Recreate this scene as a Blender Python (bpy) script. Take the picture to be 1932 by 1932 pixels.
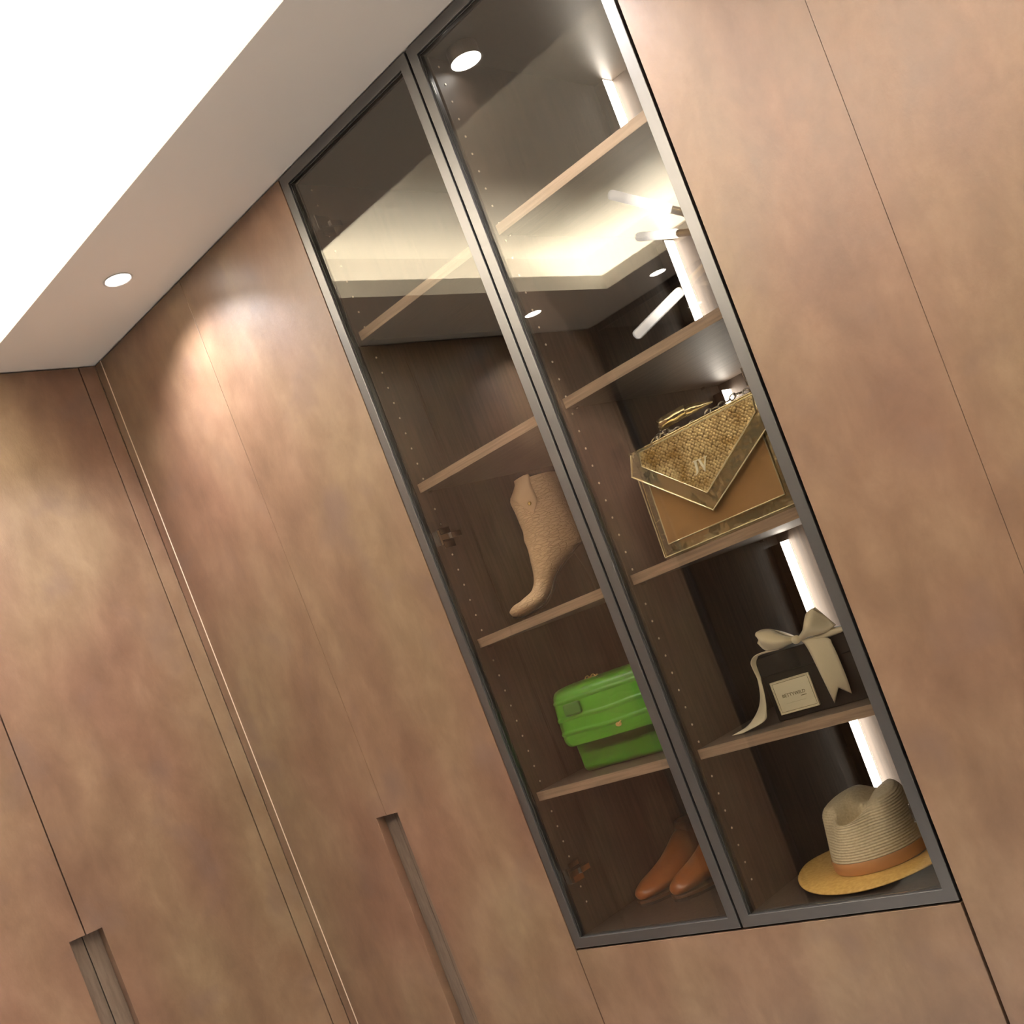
import bpy, bmesh, math, random
from mathutils import Vector, Matrix
sc = bpy.context.scene
for o in list(bpy.data.objects): bpy.data.objects.remove(o, do_unlink=True)
COL = sc.collection
CEIL = 2.6                       # height of the soffit above the floor

# ------------------------------------------------------------------ camera
cd = bpy.data.cameras.new('camera'); cam = bpy.data.objects.new('camera', cd); COL.objects.link(cam)
cd.sensor_width = 36.0; cd.sensor_fit = 'HORIZONTAL'
cd.lens = 2209.465 / 1932 * 36.0
cd.shift_x = (966 - 953.01) / 1932; cd.shift_y = (1271.41 - 966) / 1932
cd.clip_start = 0.02; cd.clip_end = 50
_r = Vector((0.67183051, 0.64710941, -0.36040697)); _d = Vector((-0.25338112, -0.25643784, -0.93275808)); _f = Vector((-0.69601851, 0.71797566, -0.00831746))
cam.matrix_world = Matrix(((_r.x, -_d.x, -_f.x, 2.60925621), (_r.y, -_d.y, -_f.y, -1.68529499), (_r.z, -_d.z, -_f.z, 1.50223849), (0, 0, 0, 1)))
sc.camera = cam

# ------------------------------------------------------------------ world and exposure
w = bpy.data.worlds.new('world'); sc.world = w; w.use_nodes = True
w.node_tree.nodes['Background'].inputs[0].default_value = (1, .93, .85, 1)
w.node_tree.nodes['Background'].inputs[1].default_value = 0.02
sc.view_settings.view_transform = 'Standard'; sc.view_settings.look = 'None'
sc.view_settings.exposure = 0.18; sc.view_settings.gamma = 1.0; sc.view_settings.use_curve_mapping = False
sc.cycles.use_denoising = True
sc.cycles.max_bounces = 10; sc.cycles.diffuse_bounces = 5; sc.cycles.glossy_bounces = 5; sc.cycles.transparent_max_bounces = 16
sc.cycles.sample_clamp_indirect = 6.0; sc.cycles.caustics_reflective = False; sc.cycles.caustics_refractive = False

# room: main wall plane y = 0, left wall plane x = 0, far side y = -RD, right wall x = RW
RD, RW = 2.124, 3.42
SM, SL, SO, SR = 0.3174, 0.3312, 0.300, 0.33     # soffit widths: main, left, opposite, right
LIP, TRAY, SET = 0.050, 0.178, 0.12              # cove lip height, tray ceiling height, set-back
COVE_W, SPOT_W, LED_E, TUBE_E = 88.0, 50.0, 22.0, 2.2

def area(name, loc, sx, sy, power, rot, col=(1, .90, .76)):
    l = bpy.data.lights.new(name, 'AREA'); l.shape = 'RECTANGLE'; l.size = sx; l.size_y = sy
    l.energy = power; l.color = col
    o = bpy.data.objects.new(name, l); COL.objects.link(o); o.location = loc; o.rotation_euler = rot
    return o
# LED tapes lying in the cove trough behind the lip, shining up (one per side)
_x0, _x1, _y0, _y1 = SL - .06, RW - SR + .06, -SM + .06, -(RD - SO) - .06
_ln, _lw = _x1 - _x0, abs(_y1 - _y0)
area('cove_light', ((_x0 + _x1) / 2, _y0, CEIL + .03), _ln, .03, COVE_W * _ln, (math.pi, 0, 0))
area('cove_light', ((_x0 + _x1) / 2, _y1, CEIL + .03), _ln, .03, COVE_W * _ln, (math.pi, 0, 0))
area('cove_light', (_x0, (_y0 + _y1) / 2, CEIL + .03), .03, _lw, COVE_W * _lw, (math.pi, 0, 0))
area('cove_light', (_x1, (_y0 + _y1) / 2, CEIL + .03), .03, _lw, COVE_W * _lw, (math.pi, 0, 0))

# ------------------------------------------------------------------ helpers
ORG = {}
def set_props(o, label=None, cat=None, group=None, kind=None):
    if label: o['label'] = label
    if cat: o['category'] = cat
    if group: o['group'] = group
    if kind: o['kind'] = kind
    return o
def thing(name, loc, label, cat, group=None):
    o = bpy.data.objects.new(name, None); o.empty_display_size = .05; COL.objects.link(o)
    o.location = loc; ORG[o.name] = Vector(loc)
    return set_props(o, label, cat, group)
def mk(name, vf, mat, parent=None, smooth=False, bevel=0.0, seg=2, kind=None, label=None, subsurf=0, org=None, solid=0.0):
    verts, faces = vf
    og = ORG[parent.name] if parent is not None else Vector(org or (0, 0, 0))
    me = bpy.data.meshes.new(name)
    me.from_pydata([tuple(Vector(v) - og) for v in verts], [], faces)
    bm = bmesh.new(); bm.from_mesh(me); bmesh.ops.recalc_face_normals(bm, faces=bm.faces); bm.to_mesh(me); bm.free()
    if smooth:
        for p in me.polygons: p.use_smooth = True
    me.materials.append(mat)
    o = bpy.data.objects.new(name, me); COL.objects.link(o)
    if parent is not None: o.parent = parent
    else: o.location = og
    ORG[o.name] = og
    if solid:
        m = o.modifiers.new('solid', 'SOLIDIFY'); m.thickness = solid; m.offset = 0
    if bevel:
        m = o.modifiers.new('bevel', 'BEVEL'); m.width = bevel; m.segments = seg; m.limit_method = 'ANGLE'; m.angle_limit = math.radians(40)
    if subsurf:
        m = o.modifiers.new('sub', 'SUBSURF'); m.levels = subsurf; m.render_levels = subsurf
    return set_props(o, label, None, None, kind)
def box(x0, x1, y0, y1, z0, z1):
    x0, x1 = min(x0, x1), max(x0, x1); y0, y1 = min(y0, y1), max(y0, y1); z0, z1 = min(z0, z1), max(z0, z1)
    v = [(x, y, z) for x in (x0, x1) for y in (y0, y1) for z in (z0, z1)]
    return v, [(0, 1, 3, 2), (4, 6, 7, 5), (0, 4, 5, 1), (2, 3, 7, 6), (0, 2, 6, 4), (1, 5, 7, 3)]
def join(*parts):
    V, F = [], []
    for v, f in parts:
        n = len(V); V += list(v); F += [tuple(i + n for i in q) for q in f]
    return V, F
def cyl(p, q, r0, r1=None, n=24, caps=True):
    p, q = Vector(p), Vector(q); r1 = r0 if r1 is None else r1
    d = (q - p).normalized(); a = d.orthogonal().normalized(); b = d.cross(a)
    V = []
    for c, r in ((p, r0), (q, r1)):
        V += [tuple(c + (a * math.cos(t) + b * math.sin(t)) * r) for t in [2 * math.pi * i / n for i in range(n)]]
    F = [(i, (i + 1) % n, n + (i + 1) % n, n + i) for i in range(n)]
    if caps: F += [tuple(range(n))[::-1], tuple(range(n, 2 * n))]
    return V, F
def tube(pts, r, n=8, closed=False):
    P = [Vector(p) for p in pts]; V, F = [], []; m = len(P)
    up = None
    for i, p in enumerate(P):
        a = P[(i - 1) % m] if (closed or i > 0) else P[i]; b = P[(i + 1) % m] if (closed or i < m - 1) else P[i]
        d = (b - a).normalized()
        if up is None: up = d.orthogonal().normalized()
        up = (up - d * up.dot(d)); up = up.normalized() if up.length > 1e-6 else d.orthogonal().normalized()
        s = d.cross(up)
        V += [tuple(p + (up * math.cos(2 * math.pi * k / n) + s * math.sin(2 * math.pi * k / n)) * r) for k in range(n)]
    for i in range(m if closed else m - 1):
        j = (i + 1) % m
        F += [(i * n + k, i * n + (k + 1) % n, j * n + (k + 1) % n, j * n + k) for k in range(n)]
    if not closed: F += [tuple(range(n))[::-1], tuple((m - 1) * n + k for k in range(n))]
    return V, F
def prism(poly, fn, d0, d1):
    """polygon (a, z) extruded in depth d0..d1; fn(a, d, z) -> world"""
    n = len(poly)
    V = [fn(a, d0, z) for a, z in poly] + [fn(a, d1, z) for a, z in poly]
    F = [tuple(range(n)), tuple(range(2 * n - 1, n - 1, -1))] + [(i, n + i, n + (i + 1) % n, (i + 1) % n) for i in range(n)]
    return V, F
def grid(rows):
    """rows of equal-length point lists -> quad sheet"""
    n = len(rows[0]); V = [p for r in rows for p in r]
    F = [(i * n + j, i * n + j + 1, (i + 1) * n + j + 1, (i + 1) * n + j) for i in range(len(rows) - 1) for j in range(n - 1)]
    return V, F
def lerp(a, b, t): return a + (b - a) * t
def along(poly, n):
    """resample a 2D/3D polyline smoothly (Catmull-Rom) to n points"""
    P = [Vector(p) for p in poly]; m = len(P) - 1; out = []
    for k in range(n):
        u = k / (n - 1) * m; i = min(int(u), m - 1); t = u - i
        p0, p1, p2, p3 = P[max(i - 1, 0)], P[i], P[i + 1], P[min(i + 2, m)]
        out.append(((p1 * 2) + (p2 - p0) * t + (p0 * 2 - p1 * 5 + p2 * 4 - p3) * t * t + (p1 * 3 - p0 - p2 * 3 + p3) * t ** 3) * .5)
    return out

# ------------------------------------------------------------------ materials
def mat(name):
    m = bpy.data.materials.new(name); m.use_nodes = True
    nt = m.node_tree; return m, nt, nt.nodes, nt.links, nt.nodes['Principled BSDF']
def simple(name, col, rough=.5, metal=0.0, spec=.5, emit=None, estr=0, bump=None, coat=0.0, sheen=0.0):
    m, nt, N, L, B = mat(name)
    B.inputs['Base Color'].default_value = (*col, 1); B.inputs['Roughness'].default_value = rough
    B.inputs['Metallic'].default_value = metal; B.inputs['Specular IOR Level'].default_value = spec
    B.inputs['Coat Weight'].default_value = coat; B.inputs['Sheen Weight'].default_value = sheen
    if emit: B.inputs['Emission Color'].default_value = (*emit, 1); B.inputs['Emission Strength'].default_value = estr
    if bump:
        sc_, st, di = bump
        t = N.new('ShaderNodeTexCoord'); n = N.new('ShaderNodeTexNoise'); n.inputs['Scale'].default_value = sc_; n.inputs['Detail'].default_value = 4
        b = N.new('ShaderNodeBump'); b.inputs['Strength'].default_value = st; b.inputs['Distance'].default_value = di
        L.new(t.outputs['Object'], n.inputs['Vector']); L.new(n.outputs['Fac'], b.inputs['Height']); L.new(b.outputs['Normal'], B.inputs['Normal'])
    return m
def ramp(N, stops):
    r = N.new('ShaderNodeValToRGB'); e = r.color_ramp.elements
    e[0].position, e[0].color = stops[0][0], (*stops[0][1], 1)
    e[1].position, e[1].color = stops[-1][0], (*stops[-1][1], 1)
    for p, c in stops[1:-1]:
        x = e.new(p); x.color = (*c, 1)
    return r
def mixc(N, L, f, a, b, mode='MIX'):
    m = N.new('ShaderNodeMix'); m.data_type = 'RGBA'; m.blend_type = mode
    for s, v in ((m.inputs[0], f), (m.inputs[6], a), (m.inputs[7], b)):
        if hasattr(v, 'links'): L.new(v, s)
        else: s.default_value = v if not isinstance(v, tuple) else (*v, 1)
    return m.outputs[2]
def bronze(name, lo=(.080, .047, .030), mi=(.130, .079, .051), hi=(.188, .121, .081), rough=.40):
    m, nt, N, L, B = mat(name)
    t = N.new('ShaderNodeTexCoord')
    mp = N.new('ShaderNodeMapping'); mp.inputs['Scale'].default_value = (1, 1, .62); L.new(t.outputs['Object'], mp.inputs['Vector'])
    n1 = N.new('ShaderNodeTexNoise'); n1.inputs['Scale'].default_value = 4.2; n1.inputs['Detail'].default_value = 5; n1.inputs['Roughness'].default_value = .55; n1.inputs['Distortion'].default_value = .15
    n2 = N.new('ShaderNodeTexNoise'); n2.inputs['Scale'].default_value = 11; n2.inputs['Detail'].default_value = 6; n2.inputs['Roughness'].default_value = .62; n2.inputs['Distortion'].default_value = .25
    n3 = N.new('ShaderNodeTexNoise'); n3.inputs['Scale'].default_value = 2.1; n3.inputs['Detail'].default_value = 2
    for n in (n1, n2, n3): L.new(mp.outputs['Vector'], n.inputs['Vector'])
    a = N.new('ShaderNodeMath'); a.operation = 'MULTIPLY_ADD'; a.inputs[1].default_value = .55; L.new(n1.outputs['Fac'], a.inputs[0])
    b = N.new('ShaderNodeMath'); b.operation = 'MULTIPLY'; b.inputs[1].default_value = .45; L.new(n2.outputs['Fac'], b.inputs[0]); L.new(b.outputs[0], a.inputs[2])
    r = ramp(N, [(.34, lo), (.50, mi), (.66, hi)]); L.new(a.outputs[0], r.inputs['Fac'])
    hue = ramp(N, [(.38, (1.0, .86, .86)), (.62, (.96, 1.05, .92))]); L.new(n3.outputs['Fac'], hue.inputs['Fac'])
    c = mixc(N, L, .75, r.outputs['Color'], hue.outputs['Color'], 'MULTIPLY')
    # dusky violet-brown clouds
    n4 = N.new('ShaderNodeTexNoise'); n4.inputs['Scale'].default_value = 6.5; n4.inputs['Detail'].default_value = 3; L.new(t.outputs['Object'], n4.inputs['Vector'])
    f4 = ramp(N, [(.56, (0, 0, 0)), (.74, (.55, .55, .55))]); L.new(n4.outputs['Fac'], f4.inputs['Fac'])
    c = mixc(N, L, f4.outputs['Color'], c, (.096, .062, .050))
    L.new(c, B.inputs['Base Color'])
    rr = N.new('ShaderNodeMath'); rr.operation = 'MULTIPLY_ADD'; rr.inputs[1].default_value = .14; rr.inputs[2].default_value = rough - .07
    L.new(n2.outputs['Fac'], rr.inputs[0]); L.new(rr.outputs[0], B.inputs['Roughness'])
    B.inputs['Specular IOR Level'].default_value = .55
    # leather-like grain and a few fine creases
    g = N.new('ShaderNodeTexNoise'); g.inputs['Scale'].default_value = 260; g.inputs['Detail'].default_value = 3; L.new(mp.outputs['Vector'], g.inputs['Vector'])
    v = N.new('ShaderNodeTexNoise'); v.inputs['Scale'].default_value = 70; v.inputs['Detail'].default_value = 3; v.inputs['Distortion'].default_value = 1.2; L.new(mp.outputs['Vector'], v.inputs['Vector'])
    s = N.new('ShaderNodeMath'); s.operation = 'MULTIPLY_ADD'; s.inputs[1].default_value = .6; L.new(g.outputs['Fac'], s.inputs[0]); L.new(v.outputs['Fac'], s.inputs[2])
    bp = N.new('ShaderNodeBump'); bp.inputs['Strength'].default_value = .22; bp.inputs['Distance'].default_value = .0012
    L.new(s.outputs[0], bp.inputs['Height']); L.new(bp.outputs['Normal'], B.inputs['Normal'])
    return m
def wood(name, a, b, scale=(2, 30, 30), rough=.42, bump=.15):
    m, nt, N, L, B = mat(name)
    t = N.new('ShaderNodeTexCoord'); mp = N.new('ShaderNodeMapping'); mp.inputs['Scale'].default_value = scale; L.new(t.outputs['Object'], mp.inputs['Vector'])
    n = N.new('ShaderNodeTexNoise'); n.inputs['Scale'].default_value = 6; n.inputs['Detail'].default_value = 6; n.inputs['Distortion'].default_value = .4; L.new(mp.outputs['Vector'], n.inputs['Vector'])
    r = ramp(N, [(.35, a), (.65, b)]); L.new(n.outputs['Fac'], r.inputs['Fac']); L.new(r.outputs['Color'], B.inputs['Base Color'])
    B.inputs['Roughness'].default_value = rough
    bp = N.new('ShaderNodeBump'); bp.inputs['Strength'].default_value = bump; bp.inputs['Distance'].default_value = .0006
    L.new(n.outputs['Fac'], bp.inputs['Height']); L.new(bp.outputs['Normal'], B.inputs['Normal'])
    return m
def glass(name, tint=(.93, .925, .90), r0=.094, k=1.0):
    """thin tinted glass: clear view through it, mirror reflection rising towards grazing angles"""
    m = bpy.data.materials.new(name); m.use_nodes = True; nt = m.node_tree; N, L = nt.nodes, nt.links; N.clear()
    out = N.new('ShaderNodeOutputMaterial'); mx = N.new('ShaderNodeMixShader'); tr = N.new('ShaderNodeBsdfTransparent'); gl = N.new('ShaderNodeBsdfGlossy')
    tr.inputs['Color'].default_value = (*tint, 1); gl.inputs['Roughness'].default_value = 0.0; gl.inputs['Color'].default_value = (1, .985, .92, 1)
    lw = N.new('ShaderNodeLayerWeight'); lw.inputs['Blend'].default_value = .5
    p = N.new('ShaderNodeMath'); p.operation = 'POWER'; p.inputs[1].default_value = 5; L.new(lw.outputs['Facing'], p.inputs[0])
    q = N.new('ShaderNodeMath'); q.operation = 'MULTIPLY_ADD'; q.inputs[1].default_value = (1 - r0) * k; q.inputs[2].default_value = r0; L.new(p.outputs[0], q.inputs[0])
    L.new(q.outputs[0], mx.inputs['Fac']); L.new(tr.outputs[0], mx.inputs[1]); L.new(gl.outputs[0], mx.inputs[2]); L.new(mx.outputs[0], out.inputs['Surface'])
    return m
M = {}
M['bronze'] = bronze('bronze_laminate')
M['paint'] = simple('soffit_paint', (.86, .83, .78), .6, bump=(90, .05, .001))
M['tray'] = simple('tray_paint', (.90, .88, .83), .65, bump=(90, .05, .001))
M['floor'] = wood('pale_floor', (.70, .66, .60), (.80, .77, .72), (3, 26, 3), .35)
M['beige'] = simple('wall_paint', (.78, .73, .66), .6, bump=(60, .06, .001))
M['carc'] = simple('dark_carcass', (.03, .022, .017), .6)
M['groove'] = wood('groove_laminate', (.075, .054, .040), (.11, .080, .060), (20, 20, 3), .42)
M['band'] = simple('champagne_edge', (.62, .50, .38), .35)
M['walnut'] = wood('smoked_walnut', (.042, .029, .021), (.074, .051, .037), (22, 22, 1.4), .45)
M['shelfwood'] = wood('lit_shelf_walnut', (.25, .172, .118), (.36, .25, .175), (1.6, 40, 40), .36)  # shelf wood with the brighter light on its front edges put into the colour
M['walnut2'] = wood('shelf_board_walnut', (.070, .048, .034), (.115, .080, .057), (1.6, 34, 34), .55)
M['alu'] = simple('anodised_frame', (.15, .147, .145), .36, metal=.9, bump=(400, .05, .0004))
M['gasket'] = simple('black_gasket', (.012, .011, .010), .5)
M['pane'] = glass('tinted_glass')
M['white'] = simple('white_trim', (.85, .83, .80), .4)
M['lens'] = simple('lamp_lens', (.9, .9, .9), .4, emit=(1, .96, .93), estr=30)
M['lens2'] = simple('puck_lens', (.9, .9, .9), .4, emit=(1, .96, .93), estr=6)
M['led'] = simple('led_diffuser', (.9, .88, .85), .4, emit=(1, .90, .80), estr=LED_E)
M['chrome'] = simple('chrome', (.72, .70, .68), .14, metal=1)
M['pin'] = simple('pin_socket', (.75, .66, .52), .3, metal=.3)
M['brass'] = simple('aged_brass', (.36, .25, .10), .28, metal=1)
M['mirror'] = simple('smoked_mirror', (.20, .19, .17), .03, metal=1)
M['black'] = simple('black_frame', (.016, .014, .012), .4)

# ------------------------------------------------------------------ setting
def structure(name, vf, m, **k):
    o = mk(name, vf, m, **k); o['kind'] = 'structure'; return o
structure('floor', box(-.75, RW + .1, -RD - .75, .75, -.1, 0), M['floor'])
structure('wall_back', box(-.75, RW + .1, .62, .74, 0, CEIL + .3), M['beige'])
structure('wall_left', box(-.74, -.62, -RD - .75, .62, 0, CEIL + .3), M['beige'])
structure('wall_right', box(RW, RW + .1, -RD - .75, .62, 0, CEIL + .3), M['beige'])
structure('wall_front', box(-.62, RW, -RD - .74, -RD - .62, 0, CEIL + .3), M['beige'])
structure('ceiling', box(-.74, RW + .1, -RD - .74, .74, CEIL + TRAY, CEIL + TRAY + .08), M['tray'])
# soffit ring: board, lip and the back wall of the light cove, one trim per side
T = .012; NX, NY = .115, -.425
def soffit(name, kind):
    if kind == 'main': parts = [box(-.62, RW, -SM, .62, CEIL, CEIL + T), box(NX - .02, RW - SR + .02, -SM, -SM + .02, CEIL + T, CEIL + LIP), box(-.62, RW, -SM + SET, -SM + SET + .02, CEIL + T, CEIL + TRAY)]
    if kind == 'opp':
        y = -(RD - SO); parts = [box(-.62, RW, -RD - .62, y, CEIL, CEIL + T), box(SL - .02, RW - SR + .02, y - .02, y, CEIL + T, CEIL + LIP), box(-.62, RW, y - SET - .02, y - SET, CEIL + T, CEIL + TRAY)]
    if kind == 'left':      # the board steps back to x = NX beside the main wall
        parts = [box(-.62, SL, -(RD - SO), NY, CEIL, CEIL + T), box(-.62, NX, NY, -SM, CEIL, CEIL + T), box(SL - .02, SL, -(RD - SO) - .0, NY, CEIL + T, CEIL + LIP), box(NX, SL - .02, NY - .02, NY, CEIL + T, CEIL + LIP), box(NX - .02, NX, NY - .02, -SM, CEIL + T, CEIL + LIP),
                 box(SL - SET - .02, SL - SET, -(RD - SO) - SET, NY - .14, CEIL + T, CEIL + TRAY), box(NX - SET - .02, NX - SET, NY - .14, -SM + SET, CEIL + T, CEIL + TRAY), box(NX - SET, SL - SET - .02, NY - .16, NY - .14, CEIL + T, CEIL + TRAY)]
    if kind == 'right': parts = [box(RW - SR, RW, -(RD - SO), -SM, CEIL, CEIL + T), box(RW - SR, RW - SR + .02, -(RD - SO), -SM, CEIL + T, CEIL + LIP), box(RW - SR + SET, RW - SR + SET + .02, -(RD - SO) - SET, -SM + SET, CEIL + T, CEIL + TRAY)]
    structure(name, join(*parts), M['paint'])
soffit('trim_1', 'main'); soffit('trim_2', 'left'); soffit('trim_3', 'opp'); soffit('trim_4', 'right')

# ------------------------------------------------------------------ downlights
def downlight(x, y, label, power=SPOT_W, seen=True):
    t = thing('recessed_downlight', (x, y, CEIL), label, 'downlight', 'recessed downlights in the soffit')
    ring = []
    n = 32
    for r, z in ((.031, .0), (.0335, -.0022), (.030, -.003), (.0275, -.0005)): ring.append([(x + r * math.cos(a), y + r * math.sin(a), CEIL + z) for a in [2 * math.pi * i / n for i in range(n + 1)]])
    mk('trim_ring', grid(ring), M['white'], t, smooth=True)
    mk('lens', ([(x + .0285 * math.cos(a), y + .0285 * math.sin(a), CEIL - .0012) for a in [2 * math.pi * i / n for i in range(n)]], [tuple(range(n))]), M['lens'], t)
    l = bpy.data.lights.new('downlight_beam', 'SPOT'); l.energy = power; l.color = (1, .975, 1.0); l.spot_size = math.radians(130); l.spot_blend = .85; l.shadow_soft_size = .022
    o = bpy.data.objects.new('downlight_beam', l); COL.objects.link(o); o.parent = t; o.location = (0, 0, -.012)
    return t
downlight(.459, -.161, 'round white downlight in the soffit near the left room corner')
downlight(1.560, -.161, 'round downlight in the soffit above the glass cabinet, just out of frame', SPOT_W * .7)
downlight(2.540, -.161, 'round downlight in the soffit above the right wardrobe doors', SPOT_W * .2)
downlight(.162, -.650, 'round downlight in the left soffit, nearer the glass cabinet wall', SPOT_W * .5)
downlight(.162, -1.594, 'round downlight in the left soffit, seen mirrored in the right glass door')
downlight(.446, -1.985, 'round downlight in the far soffit by its left corner, mirrored beside the light strip', SPOT_W * 2.0)
downlight(1.500, -1.985, 'round downlight in the far soffit behind the hanging lamp', SPOT_W * 2.0)
downlight(2.540, -1.985, 'round downlight in the far soffit at the right hand end', SPOT_W * 2.0)

# ------------------------------------------------------------------ bronze wardrobes
GAP = .0015
MAIN = lambda a, d, z: (a, d, z)                   # front plane y = 0, depth into the wall
LEFT = lambda a, d, z: (-d, a, z)                  # front plane x = 0
def fbox(fn, a0, a1, d0, d1, z0, z1):
    p, q = fn(a0, d0, z0), fn(a1, d1, z1); return box(p[0], q[0], p[1], q[1], p[2], q[2])
PULL_TOP, PULL_BOT = CEIL - 1.327, .35
def door(root, fn, a0, a1, z0, z1, pull=None, proud=0.0, m='bronze', g=GAP):
    """slab door; pull = 'hi'/'lo' : recessed vertical grip cut into that edge"""
    a0, a1 = min(a0, a1), max(a0, a1); W = .0405
    b0, b1 = a0 + g, a1 - g; zt, zb = z1 - .002, z0 + .002
    if pull == 'hi': poly = [(b0, zb), (b1, zb), (b1, PULL_BOT), (a1 - W, PULL_BOT), (a1 - W, PULL_TOP), (b1, PULL_TOP), (b1, zt), (b0, zt)]
    elif pull == 'lo': poly = [(b0, zb), (b1, zb), (b1, zt), (b0, zt), (b0, PULL_TOP), (a0 + W, PULL_TOP), (a0 + W, PULL_BOT), (b0, PULL_BOT)]
    else: poly = [(b0, zb), (b1, zb), (b1, zt), (b0, zt)]
    d = mk('door', prism(poly, fn, -proud, .024 - proud), M[m], root, bevel=.0007, seg=2)
    if pull:
        e0, e1 = (a1 - W - .004, b1) if pull == 'hi' else (b0, a0 + W + .004)
        mk('recessed_pull', fbox(fn, e0, e1, .0243, .028, PULL_BOT - .004, PULL_TOP + .004), M['groove'], d)
    return d
# left wall
wl = thing('wardrobe', (0, -1.1, 0), 'bronze leather-look wardrobe on the left wall, its dark gap ending in a recessed pull', 'wardrobe')
mk('filler_strip', fbox(LEFT, -.0455, -.0005, 0, .022, .004, CEIL - .003), M['bronze'], wl, bevel=.0007)
ys = [-.047, -.5575, -1.085, -1.60, -2.09]
for i in range(4): door(wl, LEFT, ys[i + 1], ys[i], .004, CEIL - .002, ('lo', 'hi')[i % 2])
mk('filler_strip', fbox(LEFT, -2.122, -2.0915, 0, .022, .004, CEIL - .003), M['bronze'], wl, bevel=.0007)
mk('carcass', box(-.60, -.030, -2.12, -.002, .004, CEIL - .003), M['carc'], wl)
# main wall, left of the glass cabinet
wm = thing('wardrobe', (.45, 0, 0), 'bronze leather-look double-door wardrobe between the room corner and the glass cabinet', 'wardrobe')
mk('filler_strip', fbox(MAIN, .0005, .0318, 0, .022, .004, CEIL - .003), M['bronze'], wm, bevel=.0007)
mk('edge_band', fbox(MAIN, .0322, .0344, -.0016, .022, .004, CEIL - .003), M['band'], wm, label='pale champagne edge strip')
door(wm, MAIN, .0335, .4540, .004, CEIL - .002, 'hi', g=.0006); door(wm, MAIN, .4540, .8785, .004, CEIL - .002, 'lo', g=.0006)
mk('carcass', box(.003, .877, .030, .60, .004, CEIL - .003), M['carc'], wm)
# below the glass cabinet
CB = CEIL - 1.700                                    # underside of the glass doors
bc = thing('base_cabinet', (1.3, 0, 0), 'bronze leather-look low cabinet front directly under the glass doors', 'cabinet')
door(bc, MAIN, .8788, 1.7228, .004, CB - .0025)
mk('carcass', box(.881, 1.721, .030, .60, .004, CB - .004), M['carc'], bc)
# right of the glass cabinet
wr = thing('wardrobe', (2.5, 0, 0), 'lighter bronze leather-look wardrobe right of the glass cabinet', 'wardrobe')
xs = [1.7262, 1.9915, 2.36, 2.73, 3.10, 3.418]
for i in range(5): door(wr, MAIN, xs[i], xs[i + 1], .004, CEIL - .002, proud=(.0, .0012, .0, .0012, .0)[i], g=.0004)
mk('carcass', box(1.728, 3.415, .030, .60, .004, CEIL - .003), M['carc'], wr)
# opposite wall: smoked mirror wardrobe (seen only as a reflection)
OPP = lambda a, d, z: (a, -RD - d, z)
wo = thing('mirror_wardrobe', (1.7, -RD, 0), 'dark smoked-mirror wardrobe across the room, seen mirrored in the glass doors', 'wardrobe')
mk('corner_post', fbox(OPP, .0005, .030, -.012, .03, .004, CEIL - .003), M['black'], wo)
mk('top_rail', fbox(OPP, .0305, 3.418, -.004, .03, CEIL - .028, CEIL - .003), M['black'], wo)
for i in range(4):
    mk('door', fbox(OPP, .032 + i * .846, .032 + (i + 1) * .846 - .003, 0, .022, .01, CEIL - .030), M['mirror'], wo)
mk('carcass', box(.002, 3.415, -RD - .60, -RD - .032, .004, CEIL - .003), M['carc'], wo)

# ------------------------------------------------------------------ glass display cabinet
XL, XM, XR = .8800, 1.3026, 1.7224
SH = [-.351, -.688, -1.031, -1.371]                  # tops of the shelves below the soffit
ST = .0188
dc = thing('display_cabinet', (1.3012, 0, CB), 'tall built-in display cabinet with two dark-framed smoked glass doors', 'cabinet')
zt, zb = CEIL - .004, CB + .001
mk('side_panel', box(XL + .002, .900, .024, .585, zb, zt), M['walnut'], dc)
mk('partition', box(1.2855, 1.3250, .030, .570, zb + .0195, zt - .0215), M['walnut'], dc)
mk('side_panel', box(1.7032, XR - .002, .024, .585, zb, zt), M['walnut'], dc)
mk('top_panel', box(.9003, 1.7029, .024, .585, zt - .021, zt), M['walnut'], dc)
mk('bottom_panel', box(.9003, 1.7029, .024, .585, zb, zb + .019), M['walnut'], dc)
mk('back_panel', box(.9003, 1.3050, .5705, .585, zb + .0195, zt - .0215), M['walnut'], dc)
mk('back_panel', box(1.3053, 1.7029, .5705, .585, zb + .0195, zt - .0215), M['walnut'], dc)
for (x0, x1) in ((.9010, 1.2848), (1.3257, 1.7025)):
    for z in SH:
        s = mk('shelf', box(x0, x1, .037, .569, CEIL + z - ST, CEIL + z), M['walnut2'], dc, bevel=.0009)
        mk('edge_band', box(x0, x1, .0355, .0368, CEIL + z - ST, CEIL + z), M['shelfwood'], s, bevel=.0004, label='front edge of the shelf, painted lighter as lit wood')
        for y in (.060, .500):
            mk('shelf_pin', cyl((x0 + .0002, y, CEIL + z - ST - .0028), (x0 + .010, y, CEIL + z - ST - .0028), .0026, n=10), M['chrome'], s, smooth=False)
# system holes with little sockets up the left panel and the partition
pins = []
for (x, y0, z0) in ((.9002, .059, -.0365), (1.3252, .049, -.0425)):
    for y in (y0,):
        k = 0
        while True:
            z = z0 - k * .03375; k += 1
            if z < -1.64: break
            if any(abs(z - (s - .012)) < .014 for s in SH): continue
            pins.append(cyl((x - .0001, y, CEIL + z), (x + .0009, y, CEIL + z), .0021, n=8))
mk('pin_socket', join(*pins), M['pin'], dc, kind='stuff')
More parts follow.
